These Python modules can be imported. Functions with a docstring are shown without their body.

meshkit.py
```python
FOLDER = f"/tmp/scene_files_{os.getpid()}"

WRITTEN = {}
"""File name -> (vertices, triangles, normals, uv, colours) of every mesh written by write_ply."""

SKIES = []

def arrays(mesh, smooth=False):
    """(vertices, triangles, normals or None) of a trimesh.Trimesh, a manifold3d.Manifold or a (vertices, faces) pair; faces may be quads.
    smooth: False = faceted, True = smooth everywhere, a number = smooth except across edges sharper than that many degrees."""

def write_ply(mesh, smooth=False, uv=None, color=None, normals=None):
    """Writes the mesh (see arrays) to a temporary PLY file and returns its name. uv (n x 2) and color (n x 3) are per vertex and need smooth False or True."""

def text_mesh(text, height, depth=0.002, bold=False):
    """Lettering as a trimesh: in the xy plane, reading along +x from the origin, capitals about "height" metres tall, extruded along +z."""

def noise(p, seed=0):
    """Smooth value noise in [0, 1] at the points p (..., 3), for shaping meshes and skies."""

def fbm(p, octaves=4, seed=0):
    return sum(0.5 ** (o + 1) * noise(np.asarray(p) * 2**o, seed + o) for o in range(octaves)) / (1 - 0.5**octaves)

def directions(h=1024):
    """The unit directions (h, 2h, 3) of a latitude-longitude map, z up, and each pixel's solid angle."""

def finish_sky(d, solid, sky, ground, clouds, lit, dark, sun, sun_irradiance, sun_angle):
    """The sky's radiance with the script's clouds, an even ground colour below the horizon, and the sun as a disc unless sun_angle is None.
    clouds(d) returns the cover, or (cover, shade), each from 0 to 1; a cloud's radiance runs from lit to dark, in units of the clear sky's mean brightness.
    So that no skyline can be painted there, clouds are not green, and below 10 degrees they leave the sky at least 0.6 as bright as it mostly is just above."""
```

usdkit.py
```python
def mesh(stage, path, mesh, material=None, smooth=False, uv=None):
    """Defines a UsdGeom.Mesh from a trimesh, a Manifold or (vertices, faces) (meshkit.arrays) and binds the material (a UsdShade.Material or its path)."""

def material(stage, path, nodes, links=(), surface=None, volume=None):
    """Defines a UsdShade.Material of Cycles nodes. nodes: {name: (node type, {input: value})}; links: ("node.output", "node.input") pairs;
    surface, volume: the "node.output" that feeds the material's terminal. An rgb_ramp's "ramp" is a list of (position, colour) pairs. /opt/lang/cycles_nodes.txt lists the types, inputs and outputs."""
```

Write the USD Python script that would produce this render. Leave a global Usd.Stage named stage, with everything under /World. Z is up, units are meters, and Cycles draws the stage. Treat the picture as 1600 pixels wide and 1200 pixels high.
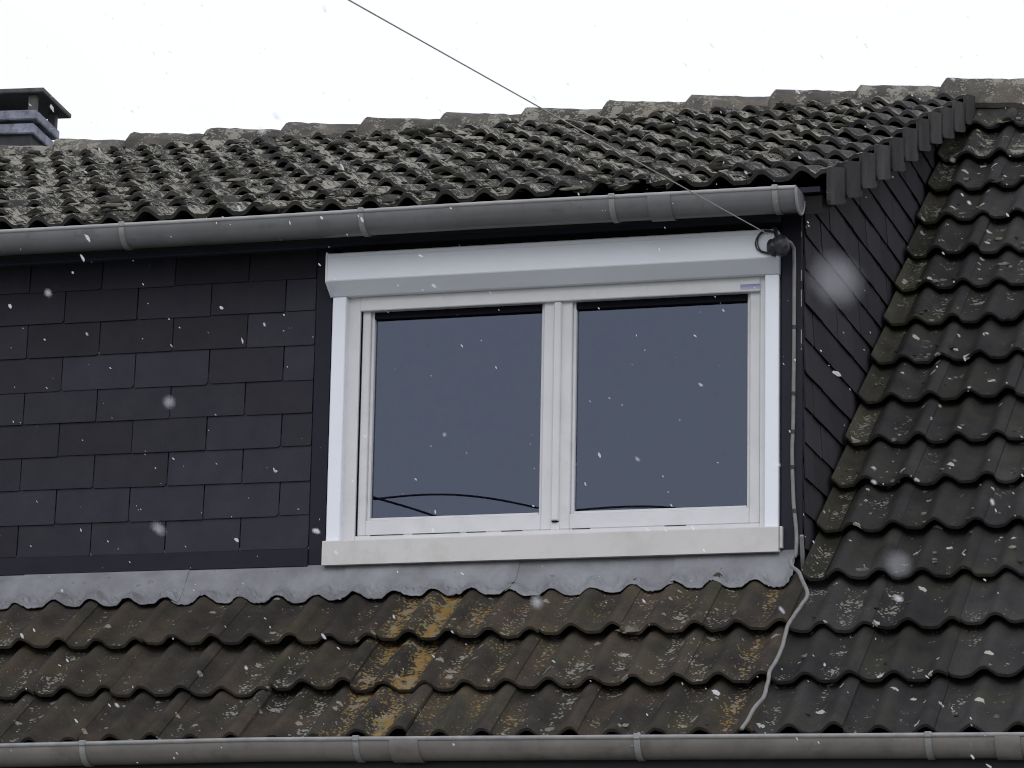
import math
import numpy as np
import trimesh
import usdkit, meshkit
from pxr import Usd, UsdGeom, UsdLux, UsdShade, Gf, Sdf, Vt
from shapely.geometry import Polygon, box as sbox

stage = Usd.Stage.CreateInMemory()
UsdGeom.SetStageUpAxis(stage, UsdGeom.Tokens.z)
UsdGeom.SetStageMetersPerUnit(stage, 1.0)
world = UsdGeom.Xform.Define(stage, '/World')
stage.SetDefaultPrim(world.GetPrim())
UsdGeom.Scope.Define(stage, '/World/Looks')

# ------------------------------------------------------------------ camera
CAM = np.array([4.3360, -12.3267, -2.1187])
YAW, PITCH, ROLL, FPX = 0.2860, 0.2164, 0.0185, 5519.2
fw = np.array([-math.sin(YAW)*math.cos(PITCH), math.cos(YAW)*math.cos(PITCH), math.sin(PITCH)])
rt = np.cross(fw, [0, 0, 1]); rt /= np.linalg.norm(rt)
up = np.cross(rt, fw)
rt, up = math.cos(ROLL)*rt + math.sin(ROLL)*up, -math.sin(ROLL)*rt + math.cos(ROLL)*up
cam = UsdGeom.Camera.Define(stage, '/World/camera')
m = Gf.Matrix4d(*rt, 0, *up, 0, *(-fw), 0, *CAM, 1)
cam.AddTransformOp().Set(m)
cam.CreateHorizontalApertureAttr(36.0)
cam.CreateVerticalApertureAttr(27.0)
cam.CreateFocalLengthAttr(FPX/1600*36.0)
cam.CreateClippingRangeAttr(Gf.Vec2f(0.05, 2000))
cam.CreateFStopAttr(38.0)
cam.CreateFocusDistanceAttr(13.2)
cam.CreateExposureAttr(-0.3)

# ------------------------------------------------------------------ sky and soft daylight
SUN_EL, SUN_AZ = math.radians(36), math.radians(168)      # azimuth = atan2(x, y) of the direction towards the sun
sky_nodes = {
    'co': ('texture_coordinate', {}),
    'sky': ('sky_texture', {'sky_type': 'single_scattering', 'sun_disc': False, 'sun_elevation': SUN_EL, 'sun_rotation': SUN_AZ}),
    'n': ('noise_texture', {'scale': 1.6, 'detail': 3.0, 'roughness': 0.5}),
    'cr': ('rgb_ramp', {'ramp': [(0.0, (15.0, 15.2, 16.8)), (1.0, (17.2, 17.5, 19.2))]}),
    'mx': ('mix_color', {'fac': 0.93}),
    'bg': ('background_shader', {'strength': 0.08}),
}
sky_mat = usdkit.material(stage, '/World/Looks/sky', sky_nodes,
    [('co.generated', 'n.vector'), ('n.fac', 'cr.fac'), ('sky.color', 'mx.a'), ('cr.color', 'mx.b'), ('mx.result', 'bg.color')], surface='bg.background')
dome = UsdLux.DomeLight.Define(stage, '/World/sky')
UsdShade.MaterialBindingAPI.Apply(dome.GetPrim()).Bind(sky_mat)
dome.GetPrim().SetCustomDataByKey('kind', 'structure')
dome.GetPrim().SetCustomDataByKey('label', 'pale white overcast winter sky above the roof')
dome.GetPrim().SetCustomDataByKey('category', 'sky')
sun = UsdLux.DistantLight.Define(stage, '/World/sun')
sun.CreateIntensityAttr(0.24); sun.CreateAngleAttr(40.0); sun.CreateNormalizeAttr(True)
sun.CreateColorAttr(Gf.Vec3f(1.0, 0.98, 0.95))
sd = Gf.Vec3d(math.sin(SUN_AZ)*math.cos(SUN_EL), math.cos(SUN_AZ)*math.cos(SUN_EL), math.sin(SUN_EL))
sun.AddTransformOp().Set(Gf.Matrix4d().SetRotate(Gf.Rotation(Gf.Vec3d(0, 0, 1), sd)))

# ------------------------------------------------------------------ materials
def mat(name, nodes, links=(), surface='p.BSDF'):
    return usdkit.material(stage, '/World/Looks/' + name, nodes, links, surface=surface)

def plain(name, col, rough=0.5, var=0.12, scale=6.0, bump=0.0, bscale=120.0, metallic=0.0, spec=0.5, dirt=None):
    """One colour with soft blotches, fine grain and a little relief."""
    c = np.array(col)
    nodes = {
        'g': ('geometry', {}),
        'n': ('noise_texture', {'scale': scale, 'detail': 5.0, 'roughness': 0.62}),
        'r': ('rgb_ramp', {'ramp': [(0.3, tuple(c*(1-var))), (0.7, tuple(np.minimum(c*(1+var), 0.9)))]}),
        'p': ('principled_bsdf', {'roughness': rough, 'metallic': metallic, 'specular_ior_level': spec}),
        'n2': ('noise_texture', {'scale': bscale, 'detail': 4.0}),
        'b': ('bump', {'strength': min(1.0, bump), 'distance': 0.004}),
    }
    links = [('g.position', 'n.vector'), ('n.fac', 'r.fac'), ('g.position', 'n2.vector')]
    last = 'r.color'
    if dirt:
        nodes['dn'] = ('noise_texture', {'scale': dirt[1], 'detail': 6.0, 'roughness': 0.7})
        nodes['dr'] = ('rgb_ramp', {'ramp': [(dirt[2], (0, 0, 0)), (dirt[3], (1, 1, 1))]})
        nodes['dm'] = ('mix_color', {'b': dirt[0]})
        links += [('g.position', 'dn.vector'), ('dn.fac', 'dr.fac'), ('dr.color', 'dm.fac'), (last, 'dm.a')]
        last = 'dm.result'
    links.append((last, 'p.base_color'))
    if bump > 0:
        links += [('n2.fac', 'b.height'), ('b.normal', 'p.normal')]
    return mat(name, nodes, links)

def tile_material(name, base, warm, pale_amt, orange, spot, green, crest0, pale=(0.25, 0.245, 0.205), peb=75.0):
    """Weathered concrete tile: mottled dark base, lichen crusts (pale, and ochre in one stretch of the roof), moss film, single round pale lichens.
    crest0: x of one roll, so that crusts sit mostly in the troughs where dirt gathers."""
    N = {
        'g': ('geometry', {}), 'oi': ('object_info', {}),
        'n1': ('noise_texture', {'scale': 5.0, 'detail': 6.0, 'roughness': 0.65}),
        'base': ('rgb_ramp', {'ramp': [(0.30, tuple(np.array(base)*0.5)), (0.48, base), (0.70, warm)]}),
        'hv': ('hsv', {'hue': 0.5, 'saturation': 1.0}),
        'vr': ('map_range', {'from_min': 0.0, 'from_max': 1.0, 'to_min': 0.72, 'to_max': 1.3}),
        # fine grain
        'n2': ('noise_texture', {'scale': 160.0, 'detail': 4.0, 'roughness': 0.7}),
        'gr': ('rgb_ramp', {'ramp': [(0.25, (0.6, 0.6, 0.6)), (0.75, (1.4, 1.4, 1.4))]}),
        'gm': ('mix_color', {'blend_type': 'multiply', 'fac': 0.75}),
        # trough weight
        'sx': ('separate_xyz', {}),
        'ph': ('math', {'math_type': 'multiply_add', 'value2': 1/0.15, 'value3': -crest0/0.15}),
        'fr': ('math', {'math_type': 'pingpong', 'value2': 0.5}),           # 0 on a roll, 0.5 in the trough
        'tw': ('map_range', {'from_min': 0.1, 'from_max': 0.42, 'to_min': -0.10, 'to_max': 0.07, 'clamp': True}),
        # pale crust
        'n3': ('noise_texture', {'scale': 3.1, 'detail': 3.0, 'roughness': 0.6}),
        'v3': ('noise_texture', {'scale': 21.0, 'detail': 3.0, 'roughness': 0.6}),
        'a3': ('math', {'math_type': 'add'}), 'a4': ('math', {'math_type': 'add'}),
        'vp': ('voronoi_texture', {'scale': peb}),
        'vq': ('map_range', {'from_min': 0.15, 'from_max': 0.62, 'to_min': 0.10, 'to_max': -0.16, 'clamp': True}),
        'a5': ('math', {'math_type': 'add'}),
        'p2': ('map_range', {'from_min': 1.24 - pale_amt, 'from_max': 1.31 - pale_amt, 'to_min': 0.0, 'to_max': 0.92, 'clamp': True}),
        'nz': ('separate_xyz', {}), 'uw': ('map_range', {'from_min': 0.12, 'from_max': 0.5, 'to_min': 0.0, 'to_max': 1.0, 'clamp': True}),
        'p3': ('math', {'math_type': 'multiply'}),
        'pm': ('mix_color', {'b': pale}),
        # ochre crust in a stretch of the lower roof
        'n5': ('noise_texture', {'scale': 8.5, 'detail': 6.0, 'roughness': 0.66}),
        'ox': ('map_range', {'from_min': 0.0, 'from_max': 0.62, 'to_min': 0.0, 'to_max': 0.62}),
        'od': ('math', {'math_type': 'multiply_add', 'value2': 1/3.5, 'value3': 1/3.5}),
        'ow0': ('rgb_ramp', {'ramp': [(0.25, (0, 0, 0)), (0.345, (0.2, 0.2, 0.2)), (0.385, (0.85, 0.85, 0.85)), (0.44, (1, 1, 1)), (0.475, (0.7, 0.7, 0.7)), (0.54, (0.5, 0.5, 0.5)), (0.62, (0.45, 0.45, 0.45)), (0.70, (0.2, 0.2, 0.2)), (0.755, (0.2, 0.2, 0.2)), (0.785, (0.72, 0.72, 0.72)), (0.81, (0.4, 0.4, 0.4)), (0.83, (0, 0, 0))]}),
        'ow': ('map_range', {'from_min': 0.0, 'from_max': 1.0, 'to_min': -0.22, 'to_max': 0.15, 'clamp': True}),
        'o1': ('math', {'math_type': 'add'}), 'o2': ('math', {'math_type': 'add'}),
        'op0': ('map_range', {'from_min': 0.55, 'from_max': 0.66, 'to_min': 0.0, 'to_max': orange, 'clamp': True}), 'op': ('math', {'math_type': 'multiply'}), 'o3': ('math', {'math_type': 'add'}),
        'oc': ('rgb_ramp', {'ramp': [(0.34, (0.20, 0.19, 0.14)), (0.44, (0.20, 0.16, 0.06)), (0.54, (0.27, 0.145, 0.030)), (0.64, (0.22, 0.19, 0.12))]}),
        'on': ('noise_texture', {'scale': 17.0, 'detail': 2.0}),
        'om': ('mix_color', {}),
        # moss film
        'n6': ('noise_texture', {'scale': 4.2, 'detail': 5.0, 'roughness': 0.6}),
        'gp': ('map_range', {'from_min': 0.5, 'from_max': 0.72, 'to_min': 0.0, 'to_max': green, 'clamp': True}),
        'gmx': ('mix_color', {'b': (0.055, 0.056, 0.026)}),
        # round pale lichens
        'nd': ('noise_texture', {'scale': 60.0, 'detail': 2.0}),
        'nv': ('vector_math', {'vector_math_type': 'multiply_add', 'vector2': (0.011, 0.011, 0.011)}),
        'vo': ('voronoi_texture', {'scale': 17.0}),
        'sc': ('separate_color', {}),
        'th': ('map_range', {'from_min': 0.72, 'from_max': 1.0, 'to_min': 0.0, 'to_max': 0.30, 'clamp': True}),
        'lt': ('math', {'math_type': 'less_than'}),
        'ls': ('math', {'math_type': 'multiply', 'value2': spot}),
        'sm': ('mix_color', {'b': (0.40, 0.40, 0.34)}),
        'hs': ('math', {'math_type': 'multiply_add', 'value2': 0.35}),
        'b': ('bump', {'strength': 0.8, 'distance': 0.008}),
        'p': ('principled_bsdf', {'roughness': 0.88, 'specular_ior_level': 0.25}),
    }
    N['nw'] = ('vector_math', {'math_type': 'multiply_add', 'vector2': (0.007, 0.007, 0.007)})
    N['nv'] = ('vector_math', {'math_type': 'multiply_add', 'vector2': (0.03, 0.03, 0.03)})
    L = [('g.position', 'n1.vector'), ('n1.fac', 'base.fac'), ('oi.random', 'vr.value'), ('vr.result', 'hv.value'), ('base.color', 'hv.color'),
         ('g.position', 'n2.vector'), ('n2.fac', 'gr.fac'), ('hv.color', 'gm.a'), ('gr.color', 'gm.b'),
         ('g.position', 'sx.vector'), ('sx.x', 'ph.value1'), ('ph.value', 'fr.value1'), ('fr.value', 'tw.value'),
         ('g.position', 'n6.vector'), ('n6.fac', 'gp.value'), ('gp.result', 'gmx.fac'), ('gm.result', 'gmx.a'),
         ('g.position', 'n3.vector'), ('g.position', 'v3.vector'), ('n3.fac', 'a3.value1'), ('v3.fac', 'a3.value2'), ('a3.value', 'a4.value1'), ('tw.result', 'a4.value2'),
         ('nd.color', 'nw.vector1'), ('g.position', 'nw.vector3'), ('nw.vector', 'vp.vector'), ('vp.distance', 'vq.value'), ('a4.value', 'a5.value1'), ('vq.result', 'a5.value2'), ('a5.value', 'p2.value'), ('g.normal', 'nz.vector'), ('nz.z', 'uw.value'), ('p2.result', 'p3.value1'), ('uw.result', 'p3.value2'), ('p3.value', 'pm.fac'), ('gmx.result', 'pm.a'),
         ('sx.x', 'od.value1'), ('od.value', 'ow0.fac'), ('ow0.color', 'ow.value'), ('g.position', 'n5.vector'), ('n5.fac', 'o1.value1'), ('ow.result', 'o1.value2'),
         ('o1.value', 'o2.value1'), ('tw.result', 'o2.value2'), ('o2.value', 'o3.value1'), ('vq.result', 'o3.value2'), ('o3.value', 'op0.value'), ('op0.result', 'op.value1'), ('uw.result', 'op.value2'), ('g.position', 'on.vector'), ('on.fac', 'oc.fac'),
         ('op.value', 'om.fac'), ('pm.result', 'om.a'), ('oc.color', 'om.b'),
         ('g.position', 'nd.vector'), ('nd.color', 'nv.vector1'), ('g.position', 'nv.vector3'), ('nv.vector', 'vo.vector'),
         ('vo.color', 'sc.color'), ('sc.r', 'th.value'), ('vo.distance', 'lt.value1'), ('th.result', 'lt.value2'), ('lt.value', 'ls.value1'), ('ls.value', 'sm.fac'), ('om.result', 'sm.a'),
         ('sm.result', 'p.base_color'), ('p3.value', 'hs.value1'), ('n2.fac', 'hs.value3'), ('hs.value', 'b.height'), ('b.normal', 'p.normal')]
    for k in ('ox',):
        N.pop(k)
    return mat(name, N, L)

CREST_MAIN, CREST_DORM = 0.018, 0.051
M_LOW = tile_material('tile_lower', (0.036, 0.0315, 0.0265), (0.069, 0.052, 0.036), 0.085, 0.95, 0.5, 0.45, CREST_MAIN)
M_SIDE = tile_material('tile_side', (0.029, 0.0280, 0.0278), (0.043, 0.0400, 0.0365), 0.03, 0.0, 1.0, 0.35, CREST_MAIN)
M_TOP = tile_material('tile_top', (0.034, 0.032, 0.031), (0.060, 0.055, 0.050), 0.25, 0.0, 1.0, 0.3, CREST_MAIN)
M_DORM = tile_material('tile_dormer', (0.036, 0.0345, 0.032), (0.064, 0.060, 0.052), 0.38, 0.0, 0.3, 0.5, CREST_DORM, pale=(0.31, 0.30, 0.25))
M_RIDGE = tile_material('tile_ridge', (0.085, 0.079, 0.070), (0.14, 0.122, 0.102), 0.32, 0.25, 0.6, 0.3, 0.0)
M_MOSSY = tile_material('tile_mossy', (0.038, 0.036, 0.026), (0.056, 0.053, 0.036), 0.12, 0.0, 0.8, 0.6, CREST_MAIN)
M_VERGE = tile_material('tile_verge', (0.040, 0.0395, 0.039), (0.066, 0.063, 0.059), 0.27, 0.0, 0.4, 0.15, CREST_DORM)
M_SLATE = mat('slate', {
    'g': ('geometry', {}), 'oi': ('object_info', {}),
    'n': ('noise_texture', {'scale': 9.0, 'detail': 6.0, 'roughness': 0.65}),
    'r': ('rgb_ramp', {'ramp': [(0.3, (0.0135, 0.0135, 0.0215)), (0.7, (0.0215, 0.0205, 0.0290))]}),
    'vr': ('map_range', {'from_min': 0.0, 'from_max': 1.0, 'to_min': 0.66, 'to_max': 1.4}),
    'hv': ('hsv', {}), 'n2': ('noise_texture', {'scale': 90.0, 'detail': 5.0}),
    'b': ('bump', {'strength': 0.35, 'distance': 0.003}),
    'p': ('principled_bsdf', {'roughness': 0.70, 'specular_ior_level': 0.3})},
    [('g.position', 'n.vector'), ('n.fac', 'r.fac'), ('r.color', 'hv.color'), ('oi.random', 'vr.value'), ('vr.result', 'hv.value'), ('hv.color', 'p.base_color'),
     ('g.position', 'n2.vector'), ('n2.fac', 'b.height'), ('b.normal', 'p.normal')])
M_CHEEK = mat('cheek_slate', {
    'g': ('geometry', {}), 'oi': ('object_info', {}),
    'n': ('noise_texture', {'scale': 9.0, 'detail': 6.0, 'roughness': 0.65}),
    'r': ('rgb_ramp', {'ramp': [(0.3, (0.0140, 0.0122, 0.0160)), (0.7, (0.0235, 0.0200, 0.0235))]}),
    'vr': ('map_range', {'from_min': 0.0, 'from_max': 1.0, 'to_min': 0.66, 'to_max': 1.4}),
    'hv': ('hsv', {}), 'n2': ('noise_texture', {'scale': 90.0, 'detail': 5.0}),
    'b': ('bump', {'strength': 0.35, 'distance': 0.003}),
    'p': ('principled_bsdf', {'roughness': 0.70, 'specular_ior_level': 0.3})},
    [('g.position', 'n.vector'), ('n.fac', 'r.fac'), ('r.color', 'hv.color'), ('oi.random', 'vr.value'), ('vr.result', 'hv.value'), ('hv.color', 'p.base_color'),
     ('g.position', 'n2.vector'), ('n2.fac', 'b.height'), ('b.normal', 'p.normal')])
M_TRIM = plain('dark_trim', (0.0085, 0.0088, 0.018), 0.6, 0.2, 7, 0.1, spec=0.25)
M_FASC = plain('painted_fascia', (0.040, 0.043, 0.075), 0.55, 0.15, 7, 0.1)
M_CORNER = plain('corner_trim', (0.0105, 0.0108, 0.020), 0.6, 0.2, 7, 0.1, spec=0.25, dirt=((0.16, 0.16, 0.17), 38.0, 0.70, 0.73))
M_WHITE = plain('white_plastic', (0.61, 0.61, 0.62), 0.36, 0.05, 5, 0.03, 200, dirt=((0.50, 0.50, 0.48), 9.0, 0.5, 0.9))
M_BOX = plain('white_aluminium', (0.76, 0.785, 0.84), 0.30, 0.02, 3, 0.0)
M_SILL = plain('cream_sill', (0.555, 0.54, 0.525), 0.45, 0.04, 4, 0.05, 150, dirt=((0.44, 0.42, 0.39), 7.0, 0.5, 0.85))
M_RUBBER = plain('black_rubber', (0.006, 0.006, 0.010), 0.8, 0.1, spec=0.1)
M_KNOB = plain('black_plastic', (0.02, 0.02, 0.024), 0.45, 0.2, 30, 0.2, 60)
M_LEAD = plain('lead_sheet', (0.185, 0.189, 0.202), 0.55, 0.30, 6, 0.5, 35, dirt=((0.06, 0.06, 0.065), 24.0, 0.62, 0.72))
M_GUT = plain('grey_gutter', (0.150, 0.150, 0.156), 0.40, 0.16, 5, 0.06, 80, spec=0.5, dirt=((0.09, 0.085, 0.08), 11.0, 0.55, 0.8))
M_GUT2 = plain('brown_grey_gutter', (0.18, 0.168, 0.158), 0.42, 0.18, 5, 0.06, 80, dirt=((0.10, 0.085, 0.075), 9.0, 0.5, 0.8))
M_GUTIN = plain('gutter_strap', (0.24, 0.24, 0.24), 0.45, 0.2, 20)
M_LIP = plain('gutter_lip', (0.30, 0.30, 0.30), 0.4, 0.15, 12)
M_CABLE = plain('grey_cable', (0.18, 0.178, 0.17), 0.5, 0.2, 30)
M_CLIP = plain('black_clip', (0.012, 0.012, 0.015), 0.5)
M_WIRE = plain('grey_wire', (0.30, 0.29, 0.27), 0.5, 0.15, 9)
M_MORTAR = plain('mortar', (0.035, 0.034, 0.034), 0.9, 0.4, 25, 0.6, 60)
M_CONC = plain('chimney_concrete', (0.23, 0.24, 0.30), 0.8, 0.3, 12, 0.5, 60, dirt=((0.05, 0.05, 0.055), 16, 0.5, 0.7))
M_CONCD = plain('chimney_cap_concrete', (0.075, 0.074, 0.074), 0.85, 0.3, 12, 0.5, 60)
M_BRICKD = plain('chimney_stack', (0.035, 0.036, 0.042), 0.85, 0.3, 12, 0.5, 60)
M_DECK = plain('roof_underlay', (0.02, 0.02, 0.02), 0.9, 0.2)
M_WOOD = plain('dark_soffit_timber', (0.02, 0.019, 0.022), 0.6, 0.3, 8, 0.2, 50)
M_RENDER = plain('wall_render', (0.10, 0.095, 0.09), 0.85, 0.15, 6, 0.4, 90)
M_ROOM = plain('dark_room', (0.05, 0.05, 0.055), 0.8, 0.1)
M_GROUND = plain('wet_ground', (0.10, 0.11, 0.08), 0.9, 0.3, 0.8, 0.3, 12)
M_POLE = plain('tarred_wood', (0.05, 0.04, 0.03), 0.8, 0.2)
M_STICK = mat('sticker_print', {
    'g': ('geometry', {}), 'sx': ('separate_xyz', {}),
    'c': ('rgb_ramp', {'ramp': [(0.0, (0.42, 0.42, 0.58)), (0.5, (0.30, 0.29, 0.46)), (1.0, (0.20, 0.19, 0.33))]}),
    'mr': ('map_range', {'from_min': 1.022, 'from_max': 1.040, 'to_min': 0.0, 'to_max': 1.0}),
    'p': ('principled_bsdf', {'roughness': 0.4})},
    [('g.position', 'sx.vector'), ('sx.z', 'mr.value'), ('mr.result', 'c.fac'), ('c.color', 'p.base_color')])
M_GLASS = mat('window_glass', {
    'f': ('fresnel', {'IOR': 2.05}), 't': ('transparent_bsdf', {'color': (0.72, 0.78, 0.82)}),
    'gl': ('glossy_bsdf', {'color': (0.67, 0.77, 1.0), 'roughness': 0.0}), 'm': ('mix_closure', {})},
    [('f.fac', 'm.fac'), ('t.BSDF', 'm.closure1'), ('gl.BSDF', 'm.closure2')], surface='m.closure')
M_SNOW = mat('snow', {'d': ('diffuse_bsdf', {'color': (0.78, 0.79, 0.82)}), 't': ('translucent_bsdf', {'color': (0.7, 0.71, 0.74)}), 'tr': ('transparent_bsdf', {}),
                      'm': ('mix_closure', {'fac': 0.4}), 'm2': ('mix_closure', {'fac': 0.64})},
             [('d.BSDF', 'm.closure1'), ('t.BSDF', 'm.closure2'), ('m.closure', 'm2.closure1'), ('tr.BSDF', 'm2.closure2')], surface='m2.closure')

# ------------------------------------------------------------------ helpers
used = {}
def path_for(parent, name):
    k = (parent, name); n = used.get(k, 0); used[k] = n + 1
    return f'{parent}/{name}' + (f'_{n:03d}' if n else '')

origin = {}
def thing(name, label, cat, loc=(0, 0, 0), group=None):
    p = path_for('/World', name)
    x = UsdGeom.Xform.Define(stage, p); x.AddTranslateOp().Set(Gf.Vec3d(*map(float, loc)))
    tag(p, label, cat, group); origin[p] = np.array(loc, float)
    return p

def tag(p, label=None, cat=None, group=None, kind=None):
    o = stage.GetPrimAtPath(p)
    for k, v in (('label', label), ('category', cat), ('group', group), ('kind', kind)):
        if v: o.SetCustomDataByKey(k, v)

def obj(name, mesh, material, parent='/World', smooth=False, label=None):
    p = path_for(parent, name)
    top = '/'.join(p.split('/')[:3]); o = origin.get(top, np.zeros(3))
    v, f, _ = meshkit.arrays(mesh)
    usdkit.mesh(stage, p, (v - o, f), material, smooth)
    if label: tag(p, label)
    return p

def part(name, parent):
    p = path_for(parent, name); UsdGeom.Xform.Define(stage, p); return p

def bx(x0, x1, y0, y1, z0, z1, bev=0.0):
    """A box between two corners, its edges chamfered by bev."""
    if bev <= 0:
        b = trimesh.creation.box((x1-x0, y1-y0, z1-z0)); b.apply_translation(((x0+x1)/2, (y0+y1)/2, (z0+z1)/2)); return b
    pts = []
    for sx, ax in ((-1, x0), (1, x1)):
        for sy, ay in ((-1, y0), (1, y1)):
            for sz, az in ((-1, z0), (1, z1)):
                for k in range(3):
                    q = [ax - sx*bev, ay - sy*bev, az - sz*bev]; q[k] = (ax, ay, az)[k]; pts.append(q)
    return trimesh.convex.convex_hull(np.array(pts))

def prism_x(profile, x0, x1):
    """A (y, z) outline drawn out along x."""
    e = trimesh.creation.extrude_polygon(Polygon(profile), x1 - x0, engine='earcut')
    v = e.vertices; e.vertices = np.stack([v[:, 2] + x0, v[:, 0], v[:, 1]], 1); e.fix_normals(); return e

def prism_y(shape, y0, y1):
    """An (x, z) shape drawn out along y."""
    e = trimesh.creation.extrude_polygon(shape, y1 - y0, engine='earcut')
    v = e.vertices; e.vertices = np.stack([v[:, 0], v[:, 2] + y0, v[:, 1]], 1); e.fix_normals(); return e

def cat(ms): return trimesh.util.concatenate(list(ms))

def grid_solid(top, bot):
    """Closed solid between two (a, b, 3) grids of points."""
    a, b = top.shape[:2]; n = a*b
    idx = np.arange(n).reshape(a, b); q = []
    i = idx[:-1, :-1].ravel(); j = idx[1:, :-1].ravel(); k = idx[1:, 1:].ravel(); l = idx[:-1, 1:].ravel()
    q.append(np.stack([i, j, k, l], 1)); q.append(np.stack([l, k, j, i], 1) + n)
    rim = np.concatenate([idx[:-1, 0], idx[-1, :-1], idx[::-1, -1][:-1], idx[0, ::-1][:-1]])
    r2 = np.roll(rim, -1)
    q.append(np.stack([rim, rim + n, r2 + n, r2], 1))
    q = np.vstack(q)
    f = np.vstack([q[:, [0, 1, 2]], q[:, [0, 2, 3]]])
    mm = trimesh.Trimesh(np.vstack([top.reshape(-1, 3), bot.reshape(-1, 3)]), f, process=False)
    if mm.volume < 0: mm.invert()
    return mm

def catmull(P, per=8):
    P = np.asarray(P, float); Q = np.vstack([2*P[0]-P[1], P, 2*P[-1]-P[-2]]); out = []
    for i in range(1, len(Q)-2):
        for t in np.linspace(0, 1, per, endpoint=False):
            a, b, c, d = Q[i-1], Q[i], Q[i+1], Q[i+2]
            out.append(0.5*((2*b) + (-a+c)*t + (2*a-5*b+4*c-d)*t*t + (-a+3*b-3*c+d)*t**3))
    out.append(P[-1]); return np.array(out)

def tube(P, r, sides=8):
    P = np.asarray(P, float); t = np.gradient(P, axis=0); t /= np.linalg.norm(t, axis=1, keepdims=True)
    ref = np.array([0.31, 0.2, 0.93]); a = np.cross(t, ref); a /= np.linalg.norm(a, axis=1, keepdims=True); b = np.cross(t, a)
    g = np.arange(sides)*2*np.pi/sides
    r = np.broadcast_to(r, (len(P),))
    v = P[:, None] + r[:, None, None]*(np.cos(g)[None, :, None]*a[:, None] + np.sin(g)[None, :, None]*b[:, None])
    i, j = np.meshgrid(np.arange(len(P)-1), np.arange(sides), indexing='ij'); j2 = (j+1) % sides
    q = np.stack([i*sides+j, i*sides+j2, (i+1)*sides+j2, (i+1)*sides+j], -1).reshape(-1, 4)
    f = [np.vstack([q[:, [0, 1, 2]], q[:, [0, 2, 3]]])]
    n = len(P)*sides
    f.append(np.array([[n, (k+1) % sides, k] for k in range(sides)]))
    f.append(np.array([[n+1, n-sides+k, n-sides+(k+1) % sides] for k in range(sides)]))
    mm = trimesh.Trimesh(np.vstack([v.reshape(-1, 3), P[0], P[-1]]), np.vstack(f), process=False)
    if mm.volume < 0: mm.invert()
    return mm

# ------------------------------------------------------------------ measures of the house
PM = 0.6685                                   # pitch of the main roof
CP, SP = math.cos(PM), math.sin(PM)
GM, S0 = 0.3521, -1.2176                      # tile gauge and the first nose, measured up the slope from the foot of the dormer wall
YR = 3.4462; ZR = YR*math.tan(PM)             # ridge
EY, EZ = -0.20, 1.3520                        # dormer eave
ZD = ZR + 0.055                              # the dormer roof meets the ridge a little above the main slope
DL = math.hypot(YR-EY, ZD-EZ); DT = np.array([0, (YR-EY)/DL, (ZD-EZ)/DL]); DN = np.array([0, -DT[2], DT[1]])
MT = np.array([0, CP, SP]); MN = np.array([0, -SP, CP])
XCH = 1.810                                   # cheek of the dormer
XMAIN = 1.848                                 # first tile beside the cheek
XV = 1.945                                    # dormer verge
GD = 0.342
GZ = -3.75
XL, XR_ = -5.0, 5.2                           # ends of the house
NOSE, LIFT, TH = 0.029, 0.045, 0.0150

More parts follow.
